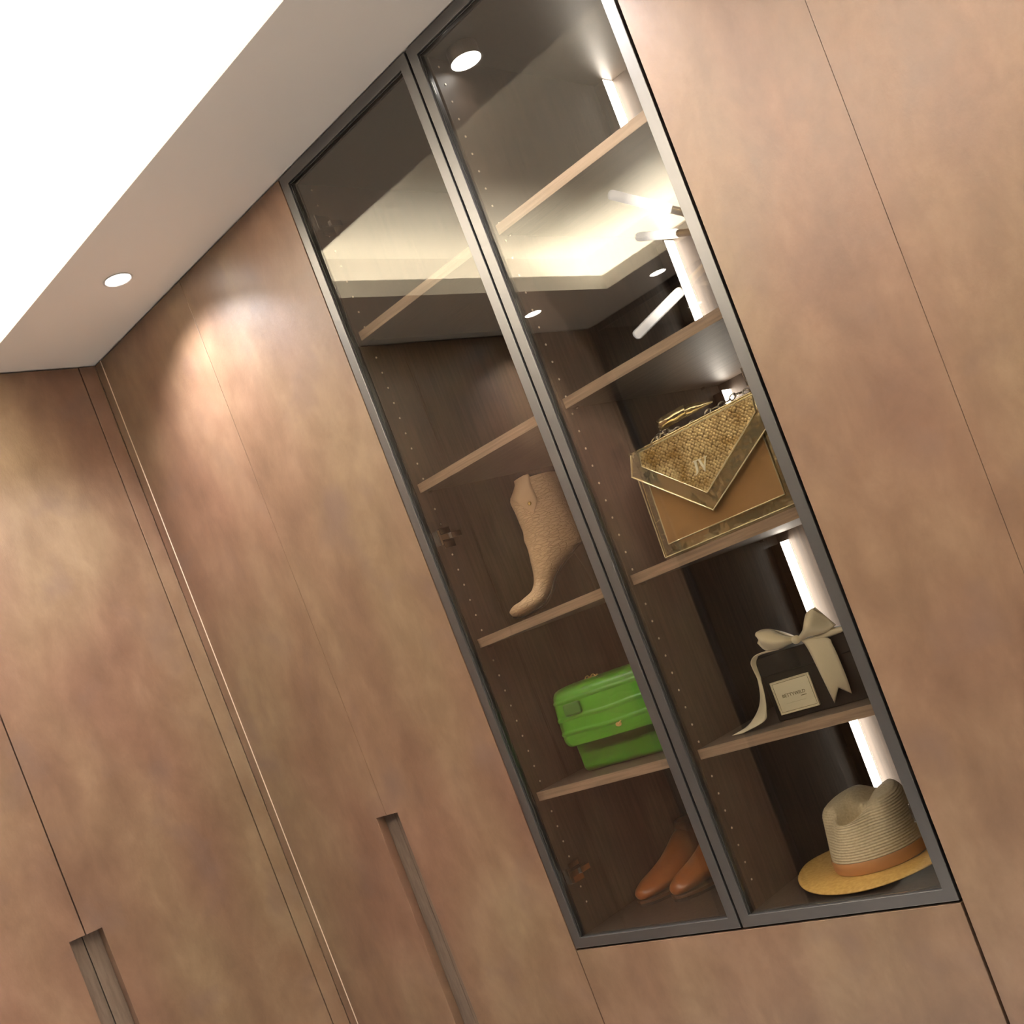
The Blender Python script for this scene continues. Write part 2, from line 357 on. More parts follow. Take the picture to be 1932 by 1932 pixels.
# LED corner profiles behind the right-hand shelves
segs = [(-.028, SH[0] + .001)] + [(SH[i] - ST - .020, SH[i + 1] + .001) for i in range(3)] + [(SH[3] - ST - .012, -1.679)]
for a, b in segs:
    h_ = mk('light_strip', box(1.3254, 1.3494, .5350, .5700, CEIL + a, CEIL + b), M['walnut'], dc, label='slim vertical light strip')
    mk('diffuser', box(1.3495, 1.3505, .5355, .5698, CEIL + a + .001, CEIL + b - .001), M['led'], h_, label='glowing white diffuser')
# surface puck lamp under the top panel
pk = mk('puck_lamp', join(cyl((1.362, .083, zt - .0212), (1.362, .083, zt - .0465), .0295, n=36)), M['walnut'], dc, bevel=.001)
mk('lens', cyl((1.362, .083, zt - .0466), (1.362, .083, zt - .0474), .0290, n=36), M['lens2'], pk)
l = bpy.data.lights.new('puck_beam', 'SPOT'); l.energy = .5; l.color = (1, .93, .87); l.spot_size = math.radians(120); l.spot_blend = .8; l.shadow_soft_size = .02
o = bpy.data.objects.new('puck_beam', l); COL.objects.link(o); o.parent = dc; o.location = Vector((1.362, .083, zt - .056)) - Vector((1.3012, 0, CB))
# glass doors
def glass_door(x0, x1, hinge_left):
    z0, z1, fw = CB, CEIL - .0035, .0212
    rails = []
    A = [(x0, z0), (x1, z0), (x1, z1), (x0, z1)]; Bq = [(x0 + fw, z0 + fw), (x1 - fw, z0 + fw), (x1 - fw, z1 - fw), (x0 + fw, z1 - fw)]
    V = [(a, y, z) for y in (0, .021) for a, z in A + Bq]
    F = []
    for i in range(4):
        j = (i + 1) % 4
        F += [(i, j, 4 + j, 4 + i), (8 + i, 12 + i, 12 + j, 8 + j), (i, 8 + i, 8 + j, j), (4 + i, 4 + j, 12 + j, 12 + i)]
    d = mk('glass_door', (V, F), M['alu'], dc, bevel=.0009, label='slim dark grey aluminium frame')
    g = .0018
    q = [(x0 + fw + .0002, z0 + fw + .0002), (x1 - fw - .0002, z0 + fw + .0002), (x1 - fw - .0002, z1 - fw - .0002), (x0 + fw + .0002, z1 - fw - .0002)]
    qi = [(q[0][0] + g, q[0][1] + .0002), (q[1][0] - g, q[1][1] + .0002), (q[2][0] - g, q[2][1] - g), (q[3][0] + g, q[3][1] - g)]
    V = [(a, y, z) for y in (.0055, .0088) for a, z in q + qi]
    mk('gasket', (V, F), M['gasket'], d)
    mk('glass_pane', box(q[0][0], q[1][0], .0090, .0130, q[0][1], q[2][1]), M['pane'], d)
    hx = .9004 if hinge_left else 1.7028; s = 1 if hinge_left else -1
    for z in (-.117, -.809, -1.555):
        zz = CEIL + z
        h = mk('hinge', join(box(hx, hx + s * .003, .044, .078, zz - .022, zz + .022), box(hx + s * .003, hx + s * .013, .026, .090, zz - .007, zz + .007), box(hx + s * .013, hx + s * .018, .060, .090, zz - .0065, zz + .0065),
                             box(hx + s * .002, hx + s * .018, .0215, .030, zz - .016, zz + .016)), M['chrome'], d, bevel=.0012)
    return d
glass_door(.8806, 1.3003, True); glass_door(1.3050, 1.7212, False)

# ------------------------------------------------------------------ tan ankle boot
def loft(Ls, Rs, th, org, e, n=20, power=2.3, nsub=3, cap=True):
    """tube through matching left / right outline points in a vertical plane; th = half thickness list"""
    e = Vector((e[0], e[1], 0)).normalized(); nrm = Vector((-e.y, e.x, 0)); K = (len(Ls) - 1) * nsub + 1
    A = along([(a, b, 0) for a, b in Ls], K); Bq = along([(a, b, 0) for a, b in Rs], K); T_ = along([(t, 0, 0) for t in th], K)
    rows = []
    for k in range(K):
        c = (A[k] + Bq[k]) / 2; h = (Bq[k] - A[k]) / 2; row = []
        for i in range(n):
            t = 2 * math.pi * i / n; ct, s_ = math.cos(t), math.sin(t)
            x = math.copysign(abs(ct) ** (2 / power), ct); y = math.copysign(abs(s_) ** (2 / power), s_)
            p = c + h * x; q = Vector((org[0], org[1], 0)) + e * p.x + nrm * (y * T_[k].x); q.z = p.y; row.append(tuple(q))
        rows.append(row)
    V = [p for r in rows for p in r]
    F = [(i * n + j, i * n + (j + 1) % n, (i + 1) * n + (j + 1) % n, (i + 1) * n + j) for i in range(K - 1) for j in range(n)]
    if cap: F.append(tuple((K - 1) * n + j for j in range(n)))
    return V, F
def leather(name, col, dark, rough=.38, scale=90, strength=.5, stretch=(1, 1, 2.6), coat=.0, bd=.0010):
    m, nt, N, L, B = mat(name)
    t = N.new('ShaderNodeTexCoord'); mp = N.new('ShaderNodeMapping'); mp.inputs['Scale'].default_value = stretch; L.new(t.outputs['Object'], mp.inputs['Vector'])
    n = N.new('ShaderNodeTexNoise'); n.inputs['Scale'].default_value = scale * .35; n.inputs['Detail'].default_value = 3; n.inputs['Distortion'].default_value = 1; L.new(mp.outputs['Vector'], n.inputs['Vector'])
    v = N.new('ShaderNodeTexVoronoi'); v.feature = 'DISTANCE_TO_EDGE'; v.inputs['Scale'].default_value = scale
    wv = N.new('ShaderNodeVectorMath'); wv.operation = 'MULTIPLY_ADD'; wv.inputs[1].default_value = (.012, .012, .012); L.new(n.outputs['Color'], wv.inputs[0]); L.new(mp.outputs['Vector'], wv.inputs[2]); L.new(wv.outputs[0], v.inputs['Vector'])
    r = ramp(N, [(.0, (0, 0, 0)), (.10, (1, 1, 1))]); L.new(v.outputs['Distance'], r.inputs['Fac'])
    L.new(mixc(N, L, n.outputs['Fac'], dark, col), B.inputs['Base Color']); B.inputs['Roughness'].default_value = rough; B.inputs['Coat Weight'].default_value = coat
    bp = N.new('ShaderNodeBump'); bp.inputs['Strength'].default_value = strength; bp.inputs['Distance'].default_value = bd
    L.new(r.outputs['Color'], bp.inputs['Height']); L.new(bp.outputs['Normal'], B.inputs['Normal'])
    return m
M['tan'] = leather('tan_leather', (.92, .66, .44), (.80, .55, .35), .34, 115, .7, (.5, .5, 1.8), 0, .0022)
M['tan2'] = simple('tan_leather_smooth', (.76, .53, .345), .42, bump=(120, .2, .001))
M['sole'] = simple('black_sole', (.012, .011, .010), .5)
M['gold'] = simple('polished_gold', (.95, .68, .26), .25, metal=.55)
BX, BY = .9844, .100; BE = (.80, .60)
bz = CEIL + SH[2]
BL = [(.0841, 1.8374), (.0721, 1.8191), (.0609, 1.8067), (.0623, 1.783), (.0628, 1.7596), (.063, 1.7384), (.0592, 1.723), (.0597, 1.708), (.0579, 1.6897), (.0557, 1.6758), (.0537, 1.6597), (.0496, 1.6424), (.0453, 1.6324), (.0377, 1.6227), (.0301, 1.6179), (.019, 1.6141), (.0066, 1.6095), (-.0072, 1.607), (-.0173, 1.6018), (-.0224, 1.5964)]
BR = [(.1700, 1.8300), (.1705, 1.8060), (.1720, 1.7780), (.1745, 1.7500), (.1765, 1.7230), (.1775, 1.6980), (.1760, 1.6800), (.1604, 1.6734), (.1347, 1.6615), (.1172, 1.6516), (.104, 1.642), (.0913, 1.6281), (.0819, 1.6149), (.0736, 1.6044), (.061, 1.5935), (.0488, 1.5867), (.0326, 1.5830), (.0128, 1.5800), (-.0058, 1.5805), (-.0178, 1.5850)]
BT = [.043, .043, .043, .042, .040, .038, .036, .034, .032, .031, .031, .031, .032, .033, .034, .035, .034, .029, .020, .008]
bt = thing('ankle_boot', (BX, BY, bz), 'tan crocodile-look high-heeled ankle boot with a gold stud, toe pointing left', 'boot')
mk('upper', loft(BL, BR, BT, (BX, BY), BE, 28), M['tan'], bt, smooth=True)
def bpt(u, z, off=0.0):
    e = Vector((BE[0], BE[1], 0)).normalized(); n = Vector((e.y, -e.x, 0))
    return tuple(Vector((BX, BY, 0)) + e * u + n * off + Vector((0, 0, z)))
# lining rim
def half_at(u, z, L_=BL, R_=BR, T_=BT):
    """front surface distance of the boot at profile point (u, z)"""
    best, val = 9, .03
    for i in range(len(L_) - 1):
        for s in range(12):
            t = s / 12; a = (lerp(L_[i][0], L_[i + 1][0], t), lerp(L_[i][1], L_[i + 1][1], t)); b = (lerp(R_[i][0], R_[i + 1][0], t), lerp(R_[i][1], R_[i + 1][1], t))
            dx, dz = b[0] - a[0], b[1] - a[1]; ln = math.hypot(dx, dz); k = ((u - a[0]) * dx + (z - a[1]) * dz) / ln ** 2
            px, pz = a[0] + dx * k, a[1] + dz * k; dd = math.hypot(u - px, z - pz)
            if dd < best:
                best = dd; x = max(-.999, min(.999, 2 * k - 1)); val = lerp(T_[i], T_[i + 1], t) * (1 - abs(x) ** 2.3) ** (1 / 2.3)
    return val
# folded pull strap lying on the near side of the shaft
SP = [(.0865, 1.8400), (.1176, 1.8407), (.1163, 1.8255), (.1169, 1.8053), (.1165, 1.7834), (.1007, 1.7644)]
SQ = [(.0860, 1.8385), (.0830, 1.8298), (.0734, 1.8196), (.0645, 1.8099), (.0751, 1.7968), (.0960, 1.7680)]
A, Bq = along([(a, b, 0) for a, b in SP], 16), along([(a, b, 0) for a, b in SQ], 16)
rows = []
for k in range(16):
    rows.append([bpt(lerp(Bq[k].x, A[k].x, j / 8), lerp(Bq[k].y, A[k].y, j / 8), half_at(lerp(Bq[k].x, A[k].x, j / 8), min(1.832, lerp(Bq[k].y, A[k].y, j / 8))) + .0012) for j in range(9)])
mk('pull_strap', grid(rows), M['tan2'], bt, smooth=True, solid=.0022)
mk('pull_tab', grid([[bpt(u, z, -.030 + .012 * j) for j in range(3)] for u, z in ((.118, 1.826), (.119, 1.834), (.138, 1.839), (.137, 1.829))]), M['tan2'], bt, solid=.002)
h = half_at(.0997, 1.7848) + .003
mk('stud', join(cyl(bpt(.0997, 1.7848, h - .003), bpt(.0997, 1.7848, h + .0022), .0046, .0032, 14)), M['gold'], bt, label='small gold stud', smooth=True)
# sole following the arch, and the slim heel
rows = []
SB = along([(a, b, 0) for a, b in BR[6:]], 30)
for k, p in enumerate(SB):
    t = k / 29; wd = lerp(.026, .033, min(1, t * 1.6)) if t < .8 else lerp(.033, .006, (t - .8) / .2)
    zlow = max(p.y - .0020, bz + .0012)
    rows.append([bpt(p.x, zlow, -wd), bpt(p.x + .0005, zlow - (.0005 if zlow > bz + .002 else 0), 0), bpt(p.x, zlow, wd)])
mk('sole', grid(rows), M['sole'], bt, smooth=True, solid=.0022)
rows = []
for u, z, r in ((.160, 1.676, .021), (.163, 1.655, .017), (.166, 1.630, .0135), (.168, 1.600, .011), (.169, bz + .0006, .0105)):
    rows.append([bpt(u + r * math.cos(a) * .9, z, r * math.sin(a)) for a in [2 * math.pi * i / 20 for i in range(21)]])
mk('heel', (grid(rows)[0], grid(rows)[1] + [tuple(4 * 21 + i for i in range(20))]), M['sole'], bt, smooth=True)

# ------------------------------------------------------------------ green handbag
M['green'] = leather('green_leather', (.095, .36, .026), (.065, .27, .018), .30, 22, .35, (.55, 1, 1.15))
M['green2'] = simple('dark_green_patch', (.055, .185, .030), .40, bump=(200, .2, .0006))
gz = CEIL + SH[3]
gb = thing('green_handbag', (1.105, .13, gz), 'bright green crocodile-look flap handbag on the lower left shelf', 'handbag')
def rbox(x0, x1, y0, y1, z0, z1): return box(x0, x1, y0, y1, z0, z1)
mk('body', box(.972, 1.222, .118, .205, gz + .0005, gz + .165), M['green'], gb, smooth=True, bevel=.012, seg=5)
# flap: wraps over the top and hangs down the front, slightly padded
prof = [(.215, gz + .110), (.214, gz + .150), (.206, gz + .172), (.185, gz + .180), (.140, gz + .1805), (.112, gz + .178), (.100, gz + .170), (.095, gz + .155), (.0925, gz + .130), (.0915, gz + .105), (.0915, gz + .080), (.0930, gz + .0640)]
P_ = along([(a, b, 0) for a, b in prof], 132); rows = []
x0, x1 = .978, 1.2350
for k, p in enumerate(P_):
    t = k / 131; row = []
    ins = 0.0
    dz = p.y - (gz + .064)
    if k > 90 and dz < .016: ins = .016 - math.sqrt(max(0, .016 ** 2 - (.016 - dz) ** 2))
    lf = -.003 * (1 - abs(2 * t - 1))
    for j in range(25):
        s_ = j / 24; x = lerp(x0 + ins + .008 * max(0, dz) / .12, x1 - ins, s_)
        ridge = .0032 * math.exp(-((p.y - (gz + .157)) / .0022) ** 2) + .0034 * math.exp(-((p.y - (gz + .121 + .0015 * math.sin(9 * s_))) / .0024) ** 2) + .0034 * math.exp(-((p.y - (gz + .091 + .0015 * math.sin(7 * s_ + 1))) / .0024) ** 2)
        y = p.x - (.0035 * math.sin(math.pi * s_) + ridge if k > 60 else 0)
        row.append((x, y, p.y))
    rows.append(row)
mk('flap', grid(rows), M['green'], gb, smooth=True, solid=.0045)
# small padded square at the flap's left, a gold emblem and a glimpse of chain on top
bk = [(1.0120, 1.3555), (1.0570, 1.3550), (1.0590, 1.3805), (1.0140, 1.3800)]
mk('patch', prism([(a, z) for a, z in bk], MAIN, .0795, .0885), M['green2'], gb, bevel=.004, seg=3, label='darker green raised square')
n = 20
mk('emblem', prism([(1.133 + .0075 * math.cos(2 * math.pi * i / n), 1.3110 + .0050 * math.sin(2 * math.pi * i / n)) for i in range(n)], MAIN, .0845, .0875), M['gold'], gb, bevel=.001, label='small oval gold emblem')
mk('emblem_leaf', tube([(1.134, .0840, 1.3120), (1.139, .0838, 1.3150), (1.143, .0842, 1.3165)], .0012, 6), M['gold'], gb)
def ring(c, r, a, u, v, n=14):
    c, u, v = Vector(c), Vector(u).normalized(), Vector(v).normalized()
    return tube([tuple(c + u * (r * 1.35 * math.cos(t)) + v * (r * math.sin(t))) for t in [2 * math.pi * i / n for i in range(n)]], a, 6, True)
mk('chain', join(*[ring((1.045 + i * .008, .150, gz + .1845), .0042, .0011, (1, 0, 0), (0, 1, .25) if i % 2 else (0, .3, 1)) for i in range(4)]), M['gold'], gb, smooth=True)

# ------------------------------------------------------------------ gold handbag
M['goldleather'] = None
def foil(name, col, rough, sc_, st):
    m, nt, N, L, B = mat(name)
    B.inputs['Base Color'].default_value = (*col, 1); B.inputs['Metallic'].default_value = .85; B.inputs['Roughness'].default_value = rough
    t = N.new('ShaderNodeTexCoord'); n = N.new('ShaderNodeTexNoise'); n.inputs['Scale'].default_value = sc_; n.inputs['Detail'].default_value = 1.5; L.new(t.outputs['Object'], n.inputs['Vector'])
    b = N.new('ShaderNodeBump'); b.inputs['Strength'].default_value = st; b.inputs['Distance'].default_value = .004; L.new(n.outputs['Fac'], b.inputs['Height']); L.new(b.outputs['Normal'], B.inputs['Normal'])
    return m
M['goldleather'] = foil('gold_foil_leather', (.92, .80, .50), .14, 38, 1.0)
M['suede'] = simple('tan_suede', (.40, .215, .075), .85, sheen=.3, bump=(300, .1, .0006))
def snake():
    m, nt, N, L, B = mat('gold_snakeskin')
    t = N.new('ShaderNodeTexCoord'); mp = N.new('ShaderNodeMapping'); mp.inputs['Rotation'].default_value = (0, math.radians(45), 0); mp.inputs['Scale'].default_value = (1, 1, 1); L.new(t.outputs['Object'], mp.inputs['Vector'])
    v = N.new('ShaderNodeTexVoronoi'); v.feature = 'F1'; v.inputs['Scale'].default_value = 185; v.inputs['Randomness'].default_value = .45; L.new(mp.outputs['Vector'], v.inputs['Vector'])
    n = N.new('ShaderNodeTexNoise'); n.inputs['Scale'].default_value = 26; n.inputs['Detail'].default_value = 2; L.new(t.outputs['Object'], n.inputs['Vector'])
    r = ramp(N, [(.30, (.42, .27, .08)), (.60, (.92, .73, .38))]); L.new(n.outputs['Fac'], r.inputs['Fac'])
    e = ramp(N, [(.42, (1, 1, 1)), (.72, (.16, .10, .03))]); L.new(v.outputs['Distance'], e.inputs['Fac'])
    L.new(mixc(N, L, .9, r.outputs['Color'], e.outputs['Color'], 'MULTIPLY'), B.inputs['Base Color'])
    B.inputs['Metallic'].default_value = .5; B.inputs['Roughness'].default_value = .28
    b = N.new('ShaderNodeBump'); b.inputs['Strength'].default_value = .8; b.inputs['Distance'].default_value = .0010; b.invert = True; L.new(v.outputs['Distance'], b.inputs['Height']); L.new(b.outputs['Normal'], B.inputs['Normal'])
    return m
M['snake'] = snake()
M['stitch'] = simple('pale_gold_piping', (.98, .86, .56), .25, metal=.6)
hz = CEIL + SH[2]
hb = thing('gold_handbag', (1.511, .14, hz), 'gold and tan envelope-flap handbag with JV letters on the right shelf', 'handbag')
def taper(x0, x1, y0, y1, z0, X0, X1, Y0, Y1, z1):
    v = [(x0, y0, z0), (x1, y0, z0), (x1, y1, z0), (x0, y1, z0), (X0, Y0, z1), (X1, Y0, z1), (X1, Y1, z1), (X0, Y1, z1)]
    return v, [(0, 3, 2, 1), (4, 5, 6, 7), (0, 1, 5, 4), (1, 2, 6, 5), (2, 3, 7, 6), (3, 0, 4, 7)]
mk('body', taper(1.3665, 1.6560, .096, .200, hz + .0005, 1.3760, 1.6540, .098, .165, CEIL - .8285), M['goldleather'], hb, bevel=.007, seg=4, smooth=True)
pan = [(1.3890, CEIL - 1.0030), (1.6405, CEIL - 1.0030), (1.6420, CEIL - .872), (1.3960, CEIL - .872)]
mk('front_panel', prism(pan, MAIN, .0935, .0962), M['suede'], hb, label='tan suede front panel')
def outline(name, poly, y, r, m, par, closed=True):
    pts = []
    for i in range(len(poly) if closed else len(poly) - 1):
        a, b = poly[i], poly[(i + 1) % len(poly)]
        for k in range(6): pts.append((lerp(a[0], b[0], k / 6), y, lerp(a[1], b[1], k / 6)))
    if not closed: pts.append((poly[-1][0], y, poly[-1][1]))
    return mk(name, tube(pts, r, 6, closed), m, par, smooth=True)
outline('piping', pan, .0934, .0012, M['stitch'], hb)
outline('piping', [(1.3765, CEIL - .855), (1.3700, CEIL - 1.0235), (1.6530, CEIL - 1.0235), (1.6535, CEIL - .88)], .0950, .0012, M['stitch'], hb, False)
FO = [(1.3790, -.8285), (1.3640, -.8650), (1.4985, -.9790), (1.6560, -.8860), (1.6535, -.8285)]
FI = [(1.4000, -.8310), (1.3935, -.8555), (1.5005, -.9470), (1.6415, -.8590), (1.6460, -.8310)]
fo = [(a + .0095, CEIL + b - .0005) for a, b in FO]; fi = [(a + .0095, CEIL + b - .0005) for a, b in FI]
# flap in front, folding back over the top edge
V, F = prism(fo, MAIN, .0830, .0895)
fl = mk('flap', join((V, F), box(1.3790, 1.6535, .0855, .1400, CEIL - .8295, CEIL - .8245)), M['goldleather'], hb, bevel=.0018, seg=3, smooth=True)
mk('inlay', prism(fi, MAIN, .0812, .0832), M['snake'], fl, label='gold snakeskin inlay')
outline('piping', fo[0:4] + [fo[4]], .0826, .0013, M['stitch'], fl, False)
outline('piping', fi, .0810, .0010, M['stitch'], fl)
J = [(1.5049, 1.7112), (1.5086, 1.7122), (1.5174, 1.7112), (1.5176, 1.7104), (1.5133, 1.7099), (1.5125, 1.7033), (1.5114, 1.695), (1.5098, 1.6916), (1.5062, 1.6889), (1.5023, 1.6877), (1.4984, 1.6887), (1.4987, 1.6893), (1.5024, 1.689), (1.5051, 1.6902), (1.5064, 1.6925), (1.5078, 1.6997), (1.5087, 1.7099), (1.5054, 1.7105)]
Vv = [(1.5174, 1.7112), (1.5243, 1.7109), (1.5245, 1.7101), (1.5219, 1.7091), (1.5247, 1.6956), (1.5318, 1.7096), (1.528, 1.7105), (1.528, 1.7112), (1.5356, 1.7108), (1.536, 1.7099), (1.5334, 1.709), (1.5228, 1.6868), (1.5223, 1.6879), (1.5215, 1.6915), (1.5177, 1.7094)]
M['logo'] = simple('logo_gold', (1.0, .93, .70), .3)
mk('letter', prism(J, MAIN, .0786, .0812), M['logo'], fl, label='gold letter J'); mk('letter', prism(Vv, MAIN, .0786, .0812), M['logo'], fl, label='gold letter V')
# strap standing on edge along the top, then a chain
sp = along([(1.5030, .121, 0), (1.475, .119, 0), (1.446, .119, 0), (1.4375, .126, 0), (1.446, .134, 0), (1.475, .138, 0), (1.510, .142, 0), (1.548, .142, 0)], 40)
rows = []
for z in (0, 1):
    rows.append([(p.x, p.y, CEIL - .8065 + .0190 * z * (1 if p.x < 1.505 else max(.12, 1 - (p.x - 1.505) / .05)) + (.004 * (p.x - 1.45) / .1)) for p in sp])
mk('strap', grid(rows), M['goldleather'], hb, smooth=True, solid=.0022)
ch = along([(1.420, .128, 1.7800), (1.432, .124, 1.7865), (1.452, .124, 1.7860), (1.475, .128, 1.7800), (1.510, .130, 1.7795), (1.550, .128, 1.7850), (1.580, .126, 1.7840), (1.606, .126, 1.7880), (1.635, .128, 1.7810), (1.652, .130, 1.7800)], 20)
mk('chain', join(*[ring(tuple(ch[i]), .0052, .0016, ch[min(i + 1, 19)] - ch[max(i - 1, 0)], (0, 1, .2) if i % 2 else (0, .35, 1)) for i in range(20)]), M['chrome'], hb, smooth=True)
mk('ring', ring((1.421, .122, 1.7800), .0068, .0020, (1, 0, .3), (0, .3, 1)), M['chrome'], hb, smooth=True)

# ------------------------------------------------------------------ black gift box with champagne bow
M['boxblack'] = simple('black_box_paper', (.020, .017, .015), .45, bump=(220, .08, .0005))
def satin(name, col):
    m = simple(name, col, .42, sheen=.4); return m
M['ribbon'] = satin('champagne_satin', (.80, .70, .50))
M['label'] = simple('cream_label', (.93, .85, .63), .55)
M['labelrim'] = simple('pale_label_rim', (.80, .70, .50), .4)
M['ink2'] = simple('faint_ink', (.55, .47, .32), .6)
M['ink'] = simple('grey_ink', (.24, .19, .10), .6)
gx = thing('gift_box', (1.557, .16, gz), 'black square gift box with cream label and champagne satin bow', 'box')
mk('base', box(1.4665, 1.6475, .1030, .2400, gz + .0005, gz + .085), M['boxblack'], gx, bevel=.0015)
mk('lid', box(1.4640, 1.6500, .1002, .2430, gz + .0840, gz + .1205), M['boxblack'], gx, bevel=.003, seg=3)
la = mk('label', box(1.4785, 1.5565, .0992, .1028, CEIL - 1.3590, CEIL - 1.3000), M['label'], gx, label='cream label with small grey lettering')
F_ = [(1.4785, CEIL - 1.3590), (1.5565, CEIL - 1.3590), (1.5565, CEIL - 1.3000), (1.4785, CEIL - 1.3000)]
outline('label_rim', F_, .0990, .0010, M['labelrim'], la)
outline('label_line', [(a + (.003 if i in (0, 3) else -.003), b + (.0032 if i < 2 else -.0032)) for i, (a, b) in enumerate(F_)], .0991, .00045, M['ink'], la)
def text(name, body, size, loc, m, par, rot=(math.radians(90), 0, 0)):
    c = bpy.data.curves.new(name, 'FONT'); c.body = body; c.size = size; c.align_x = 'CENTER'; c.extrude = .0002
    tmp = bpy.data.objects.new(name, c); COL.objects.link(tmp); bpy.context.view_layer.update()
    me = bpy.data.meshes.new_from_object(tmp.evaluated_get(bpy.context.evaluated_depsgraph_get())); bpy.data.objects.remove(tmp, do_unlink=True)
    me.materials.append(m); o = bpy.data.objects.new(name, me); COL.objects.link(o); o.parent = par; o.location = Vector(loc) - ORG[par.name]; o.rotation_euler = rot
    return o
text('lettering', 'BETTYWILD', .0088, (1.5165, .0989, CEIL - 1.3310), M['ink'], la)
mk('lettering', box(1.5290, 1.5400, .0988, .0993, CEIL - 1.3352, CEIL - 1.3340), M['ink'], la)
mk('lettering', box(1.4960, 1.5360, .0990, .0993, CEIL - 1.3425, CEIL - 1.3421), M['ink2'], la)
# ribbon round the lid
def sheet(U, D, n, m_, yfn):
    A, Bq = along([(a, b, 0) for a, b in U], n), along([(a, b, 0) for a, b in D], n); rows = []
    for k in range(n):
        rows.append([(lerp(A[k].x, Bq[k].x, j / m_), yfn(k / (n - 1), j / m_), lerp(A[k].y, Bq[k].y, j / m_)) for j in range(m_ + 1)])
    return grid(rows)
LU = [(1.5581, 1.3655), (1.5405, 1.3749), (1.5233, 1.3888), (1.5040, 1.3950), (1.4922, 1.3941)]
LD = [(1.5565, 1.3577), (1.5465, 1.3563), (1.5235, 1.3542), (1.4989, 1.3594), (1.4885, 1.3760)]
bow = mk('bow', sheet(LU, LD, 18, 10, lambda t, s: .095 - .022 * math.sin(math.pi * min(1, t * 1.05)) * math.sin(math.pi * s) - .004 * math.sin(7 * s) * t), M['ribbon'], gx, smooth=True, solid=.0009, label='champagne satin bow')
mk('bow_loop', sheet(LU, LD, 18, 10, lambda t, s: .100 + .030 * math.sin(math.pi * min(1, t * 1.05)) * math.sin(math.pi * s)), M['ribbon'], bow, smooth=True, solid=.0009)
RU = [(1.5660, 1.3625), (1.5835, 1.3754), (1.5920, 1.3900), (1.6000, 1.3985), (1.6135, 1.4031)]
RD_ = [(1.5664, 1.3551), (1.5873, 1.3585), (1.6080, 1.3570), (1.6250, 1.3580), (1.6383, 1.3632)]
mk('bow_loop', sheet(RU, RD_, 18, 10, lambda t, s: .095 - .020 * math.sin(math.pi * min(1, t * 1.05)) * math.sin(math.pi * s) - .005 * math.sin(6 * s + 1) * t), M['ribbon'], bow, smooth=True, solid=.0009)
mk('bow_loop', sheet(RU, RD_, 18, 10, lambda t, s: .100 + .032 * math.sin(math.pi * min(1, t * 1.05)) * math.sin(math.pi * s)), M['ribbon'], bow, smooth=True, solid=.0009)
mk('bow_loop', sheet([(1.5900, 1.3570), (1.6111, 1.3560), (1.6264, 1.3606), (1.6480, 1.3572), (1.6570, 1.3535)], [(1.5900, 1.3540), (1.6150, 1.3479), (1.6300, 1.3480), (1.6437, 1.3488), (1.6583, 1.3520)], 14, 5, lambda t, s: .098 - .006 * math.sin(math.pi * s)), M['ribbon'], bow, smooth=True, solid=.0009)
kn = [(1.5625 + .0075 * math.cos(a) * math.cos(b), .0930 + .010 * math.sin(a) * math.cos(b), 1.3605 + .0075 * math.sin(b)) for b in [math.pi * (i / 8 - .5) for i in range(9)] for a in [2 * math.pi * j / 14 for j in range(15)]]
mk('knot', grid([kn[i * 15:(i + 1) * 15] for i in range(9)]), M['ribbon'], bow, smooth=True)
# right tail hanging down the front with a notched end
n = 22; rows = []
TL = along([(1.5690, 1.3560, 0), (1.5751, 1.349, 0), (1.5795, 1.3345, 0), (1.5817, 1.3147, 0), (1.5844, 1.2744, 0), (1.5863, 1.2367, 0)], n)
TR = along([(1.5900, 1.3570, 0), (1.6208, 1.3464, 0), (1.6248, 1.3346, 0), (1.6265, 1.314, 0), (1.6264, 1.2739, 0), (1.6229, 1.2452, 0)], n)
for k in range(n):
    row = []
    for j in range(9):
        s_ = j / 8; x = lerp(TL[k].x, TR[k].x, s_); z = lerp(TL[k].y, TR[k].y, s_)
        if k == n - 1: z = lerp(1.2367, 1.2612, s_ / .5) if s_ <= .5 else lerp(1.2612, 1.2452, (s_ - .5) / .5)
        elif k > n - 6: z = max(z, (lerp(1.2367, 1.2612, s_ / .5) if s_ <= .5 else lerp(1.2612, 1.2452, (s_ - .5) / .5)) + .004 * (n - 1 - k))
        row.append((x, .0965 - .006 * math.sin(k / (n - 1) * 3.1) - .002 * math.sin(s_ * 3.1), max(z, gz + .0012)))
    rows.append(row)
mk('ribbon_tail', grid(rows), M['ribbon'], gx, smooth=True, solid=.0009, label='notched champagne ribbon end')
# left tail curling down to the shelf
LO = [(1.4990, 1.3580), (1.4766, 1.3562), (1.4645, 1.3469), (1.4605, 1.3333), (1.4590, 1.3124), (1.4509, 1.2834), (1.4358, 1.2600), (1.407, 1.2390), (1.3760, 1.2310)]
LI = [(1.5235, 1.3532), (1.4794, 1.3540), (1.4700, 1.3460), (1.4650, 1.3302), (1.4642, 1.3075), (1.4659, 1.2821), (1.4629, 1.2586), (1.4515, 1.2410), (1.4000, 1.2305)]
yy = [.094, .094, .096, .099, .098, .094, .090, .088, .080]
n = 40; A, Bq, Y_ = along([(a, b, 0) for a, b in LO], n), along([(a, b, 0) for a, b in LI], n), along([(y, 0, 0) for y in yy], n); rows = []
for k in range(n):
    t = k / (n - 1); rows.append([(lerp(A[k].x, Bq[k].x, j / 6), Y_[k].x + (.016 * (j / 6 - .5) * math.sin(t * 6.0)), max(lerp(A[k].y, Bq[k].y, j / 6), gz + .0012)) for j in range(7)])
mk('ribbon_tail', grid(rows), M['ribbon'], gx, smooth=True, solid=.0009, label='champagne ribbon end curling onto the shelf')

